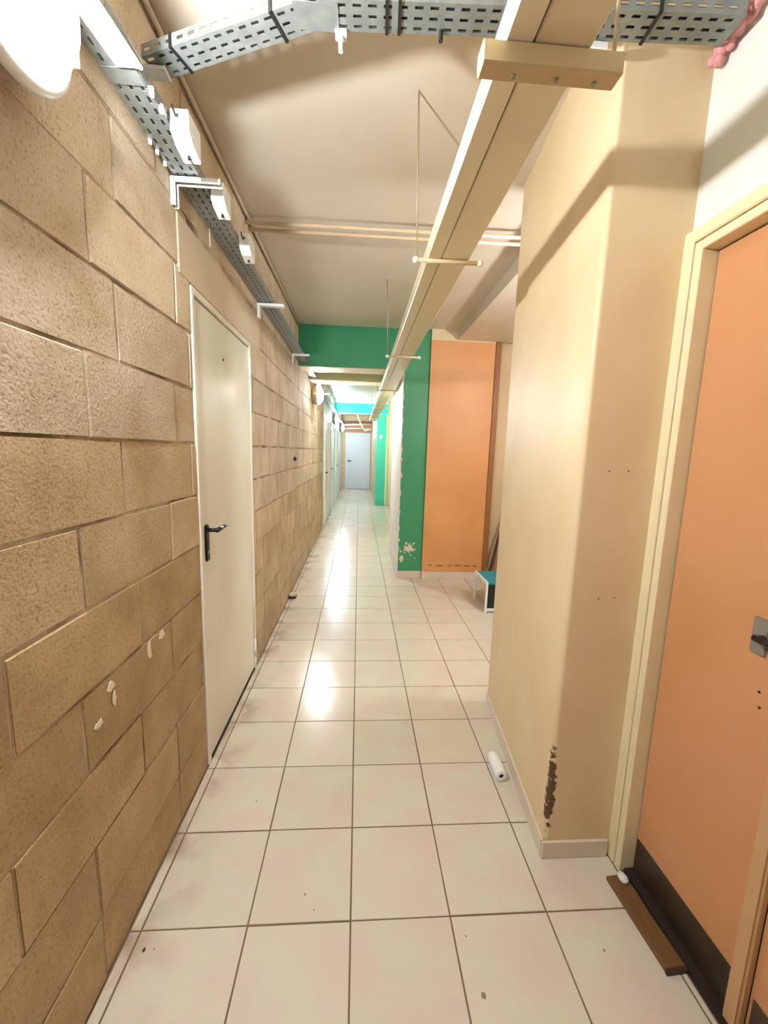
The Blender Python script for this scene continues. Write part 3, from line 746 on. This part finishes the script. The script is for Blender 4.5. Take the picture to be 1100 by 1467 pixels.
# door stop at the foot of the block wall
t = thing('floor_wedge', 'small dark block with pale top on the floor against the block wall', 'wedge', (-.665, 4.05, 0))
obj('rubber', boxbm((-.695, -.625, 4.03, 4.11, 0, .022), bevel=.004), M['dark'], t)
obj('pad', boxbm((-.692, -.628, 4.033, 4.107, .0221, .045), bevel=.004), M['lintel'], t)
# small dark fitting on the block wall
t = thing('wall_fitting', 'small dark round fitting on the block wall past the white door', 'fitting', (XL, 4.44, 1.43))
b = bmesh.new(); add_lathe(b, [(0, .025), (.018, .025), (.022, .018), (.024, 0)], Matrix.Translation((XL, 4.44, 1.43)) @ Matrix.Rotation(math.pi/2, 4, 'Y'), 16); obj('body', b, M['metal_shade'], t, True)
b = bmesh.new(); add_tube(b, (XL+.02, 4.44, 1.43), (XL+.04, 4.44, 1.43), .006, 8); obj('stud', b, M['steel'], t, True)
# brown board on the floor at the orange door, with a white lump
t = thing('floor_board', 'flat brown board lying on the tiles along the orange door', 'board', (.97, 1.08, 0))
b = boxbm((-.034, .034, -.135, .135, 0, .016), bevel=.002); b.transform(Matrix.Translation((.978, 1.075, 0)) @ Matrix.Rotation(.06, 4, 'Z')); obj('board', b, M['wood'], t)
b = boxbm((-.034, .034, -.004, .004, .0002, .0155)); b.transform(Matrix.Translation((.986, .935, 0)) @ Matrix.Rotation(.06, 4, 'Z')); obj('end_strip', b, M['dark_wood'], t)
b = bmesh.new(); bmesh.ops.create_icosphere(b, subdivisions=3, radius=.016, matrix=Matrix.Translation((.988, 1.192, .024)) @ Matrix.Diagonal((1, 1.3, .75, 1)))
for v in b.verts: v.co += Vector((rnd.uniform(-.001, .001), rnd.uniform(-.001, .001), rnd.uniform(-.001, .001)))
tag(obj('plaster_lump', b, M['white_wall'], None, True), 'small white lump lying on the end of the brown board', 'lump')
# step stool
t = thing('step_stool', 'small stool with teal top, black front panel and white side frame', 'stool', (1.35, 3.8, 0))
sx0, sx1, sy0, sy1, sz = 1.255, 1.60, 3.66, 4.06, .312
obj('seat', boxbm((sx0+.018, sx1-.018, sy0, sy1, sz-.022, sz), bevel=.005, seg=2), M['teal'], t)
obj('front_panel', boxbm((sx0+.018, sx1-.018, sy0+.006, sy0+.024, .05, sz-.0225), bevel=.003), M['black'], t)
obj('panel_rib', boxbm((sx0+.03, sx1-.03, sy0+.001, sy0+.0055, sz-.06, sz-.045), bevel=.001), M['dark'], t)
for x in (sx0, sx1-.016):
    f = boxbm((x, x+.016, sy0, sy0+.03, .0, sz+.004), (x, x+.016, sy1-.03, sy1, .0, sz+.004), (x, x+.016, sy0+.0301, sy1-.0301, sz-.03, sz+.004), bevel=.002)
    obj('side_frame', f, M['white_plastic'], t)
obj('lower_rail', boxbm((sx0+.0165, sx1-.0165, sy0+.004, sy0+.018, .02, .0495), bevel=.002), M['white_plastic'], t)
# planks leaning in the recess
def plank(p0, p1, wx, th, m, label):
    p0, p1 = Vector(p0), Vector(p1); d = p1-p0
    b = boxbm((-wx/2, wx/2, -th/2, th/2, -d.length/2, d.length/2), bevel=.003)
    z = d.normalized(); x = Vector((0, -1, 0)).cross(z).normalized(); y = z.cross(x)
    R = Matrix((x, y, z)).transposed().to_4x4()
    b.transform(Matrix.Translation((p0+p1)/2) @ R)
    tag(obj('plank', b, m, None), label, 'plank', 'planks leaning in the recess')
plank((1.66, 4.62, .012), (2.02, 4.82, 1.35), .10, .02, M['plank_wood'], 'pale brown plank leaning in the recess behind the stool')
plank((1.57, 4.58, .012), (1.90, 4.80, 1.30), .03, .02, M['dark_wood'], 'thin dark plank leaning in the recess beside the pale one')
plank((1.80, 4.55, .012), (2.25, 4.79, 1.25), .12, .02, M['dark_wood'], 'wide dark plank leaning deepest in the recess')
# small white sign on the far column
t = thing('wall_sign', 'small white sign on the sea green column', 'sign', (.60, 11.5, 1.94))
obj('plate', boxbm((.57, .65, 11.495, 11.51, 1.90, 1.99), bevel=.003), M['white_plastic'], t)
obj('edge', boxbm((.565, .655, 11.50, 11.5095, 1.895, 1.8999)), M['door_grey'], t)
